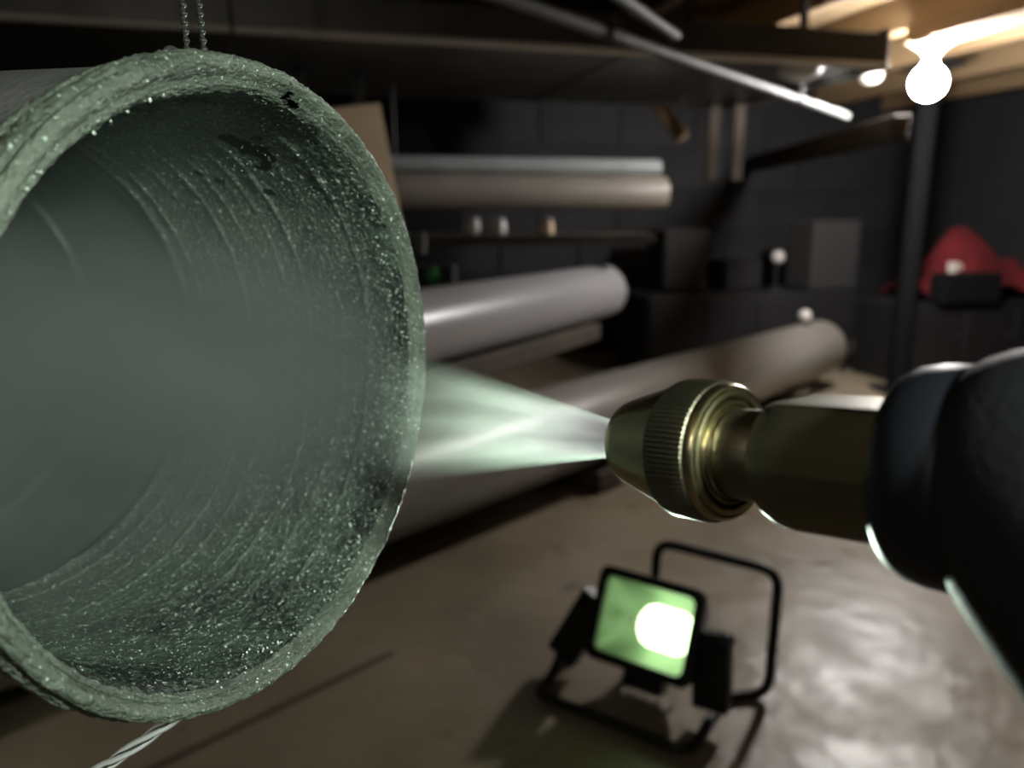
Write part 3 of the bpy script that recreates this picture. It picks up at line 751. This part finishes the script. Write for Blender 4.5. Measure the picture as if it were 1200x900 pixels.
MB().tube(arc([dn*.038+zd*.062, dn*.062+zd*.062, dn*.085+zd*.072, dn*.11+zd*.078], .01, 4), .0042, 12).build('trigger', M['rubber'], g)
MB().tube([gp[-1], gp[-1]+dn*.02+zd*.003], .0125, 24).build('hose_coupling', M['brassdull'], g)
e = MN @ (gp[-1]+dn*.02+zd*.003)
hose = MB().tube(arc([e, e+Vector((.01,-.01,-.10)), Vector((e.x+.05, e.y-.06, .16)), Vector((e.x+.12, e.y-.16, .011)), Vector((e.x+.5, e.y-.5, .011))], .09, 8), .0105, 16).build('garden_hose', M['rubber'])
tag(hose, 'black hose hanging from the spray gun grip down to the floor', 'hose')

# ------------------------------------------------------------------ mist: the spray fan and the fog in the pipe
def volmat(name, build, color, aniso):
    m = bpy.data.materials.new(name); m.use_nodes = True; nt = m.node_tree; N = nt.nodes; L = nt.links
    N.remove(N['Principled BSDF'])
    vs = N.new('ShaderNodeVolumeScatter'); vs.inputs['Color'].default_value = (*color, 1); vs.inputs['Anisotropy'].default_value = aniso
    L.new(vs.outputs[0], N['Material Output'].inputs['Volume'])
    d_ = build(N, L)
    if isinstance(d_, float): vs.inputs['Density'].default_value = d_
    else: L.new(d_, vs.inputs['Density'])
    return m
def math_(N, L, op, a, b=None, c=None):
    n = N.new('ShaderNodeMath'); n.operation = op
    for i, x in enumerate((a, b, c)):
        if x is None: continue
        if isinstance(x, (int, float)): n.inputs[i].default_value = x
        else: L.new(x, n.inputs[i])
    return n.outputs[0]
SPRAY_K, FOG_K = .95, 30.0
sc.cycles.volume_step_rate = 2.0
HALF = .195
def spray_density(N, L):
    tc = N.new('ShaderNodeTexCoord'); sp_ = N.new('ShaderNodeSeparateXYZ'); L.new(tc.outputs['Object'], sp_.inputs[0])
    z = math_(N, L, 'ADD', sp_.outputs[2], .0145)
    x = math_(N, L, 'DIVIDE', sp_.outputs[0], z); y = math_(N, L, 'DIVIDE', sp_.outputs[1], z)
    cb_ = N.new('ShaderNodeCombineXYZ'); L.new(x, cb_.inputs[0]); L.new(y, cb_.inputs[1])
    zz2 = math_(N, L, 'MULTIPLY', z, 1.2); L.new(zz2, cb_.inputs[2])
    n1_ = N.new('ShaderNodeTexNoise'); n1_.inputs['Scale'].default_value = 13; n1_.inputs['Detail'].default_value = 3; n1_.inputs['Roughness'].default_value = .6; L.new(cb_.outputs[0], n1_.inputs[0])
    st = N.new('ShaderNodeMapRange'); L.new(n1_.outputs[0], st.inputs[0]); st.inputs[1].default_value = .36; st.inputs[2].default_value = .66; st.inputs[3].default_value = .25; st.inputs[4].default_value = 1.5
    r2 = math_(N, L, 'ADD', math_(N, L, 'MULTIPLY', x, x), math_(N, L, 'MULTIPLY', y, y))
    rr = math_(N, L, 'SQRT', r2)
    ed = N.new('ShaderNodeMapRange'); L.new(rr, ed.inputs[0]); ed.inputs[1].default_value = HALF*.72; ed.inputs[2].default_value = HALF; ed.inputs[3].default_value = 1; ed.inputs[4].default_value = 0
    z2 = math_(N, L, 'DIVIDE', SPRAY_K, math_(N, L, 'MULTIPLY', z, math_(N, L, 'ADD', z, .004)))
    z2 = math_(N, L, 'MULTIPLY', z2, math_(N, L, 'EXPONENT', math_(N, L, 'MULTIPLY', z, -1/.025)))
    return math_(N, L, 'MULTIPLY', math_(N, L, 'MULTIPLY', z2, st.outputs[0]), ed.outputs[0])
M['spray'] = volmat('spray_mist', spray_density, (.88, 1.0, .90), .45)
tipw = Cn - nn*.0214
sdir = (-nn)
ms = frame(tipw, sdir)
SL = .150
spo = MB().lathe([(0,0),((.0145)*HALF,0),((SL+.0145)*HALF,SL),(0,SL)], 48).build('water_spray', M['spray'])
spo.matrix_world = ms; tag(spo, 'pale green fan of fine water mist leaving the brass nozzle', 'spray')
def fog_density(N, L):
    tc = N.new('ShaderNodeTexCoord'); mp = N.new('ShaderNodeMapping'); mp.inputs['Scale'].default_value = (1.3,1.3,.35); L.new(tc.outputs['Object'], mp.inputs[0])
    n1_ = N.new('ShaderNodeTexNoise'); n1_.inputs['Scale'].default_value = 28; n1_.inputs['Detail'].default_value = 3; L.new(mp.outputs[0], n1_.inputs[0])
    st = N.new('ShaderNodeMapRange'); L.new(n1_.outputs[0], st.inputs[0]); st.inputs[1].default_value = .3; st.inputs[2].default_value = .7; st.inputs[3].default_value = .45; st.inputs[4].default_value = 1.4
    # thickest along the spray, thin under the crown of the pipe
    sp_ = N.new('ShaderNodeSeparateXYZ'); L.new(tc.outputs['Object'], sp_.inputs[0])
    yy = math_(N, L, 'DIVIDE', math_(N, L, 'ADD', sp_.outputs[1], .004), .027)
    ga = math_(N, L, 'EXPONENT', math_(N, L, 'MULTIPLY', math_(N, L, 'MULTIPLY', yy, yy), -1.))
    xw = N.new('ShaderNodeMapRange'); L.new(sp_.outputs[0], xw.inputs[0]); xw.inputs[1].default_value = -.03; xw.inputs[2].default_value = .06; xw.inputs[3].default_value = .35; xw.inputs[4].default_value = 1.5
    prof_ = math_(N, L, 'ADD', math_(N, L, 'MULTIPLY', ga, xw.outputs[0]), .04)
    return math_(N, L, 'MULTIPLY', math_(N, L, 'MULTIPLY', st.outputs[0], prof_), FOG_K)
M['fog'] = volmat('pipe_fog', fog_density, (.84, 1.0, .88), .3)
fo = MB().lathe([(0,-.30),(.0632,-.30),(.0632,-.004),(0,-.004)], 48).build('pipe_fog', M['fog'])
fo.parent = pp; fo['kind'] = 'stuff'; fo['label'] = 'greenish mist filling the inside of the pipe'
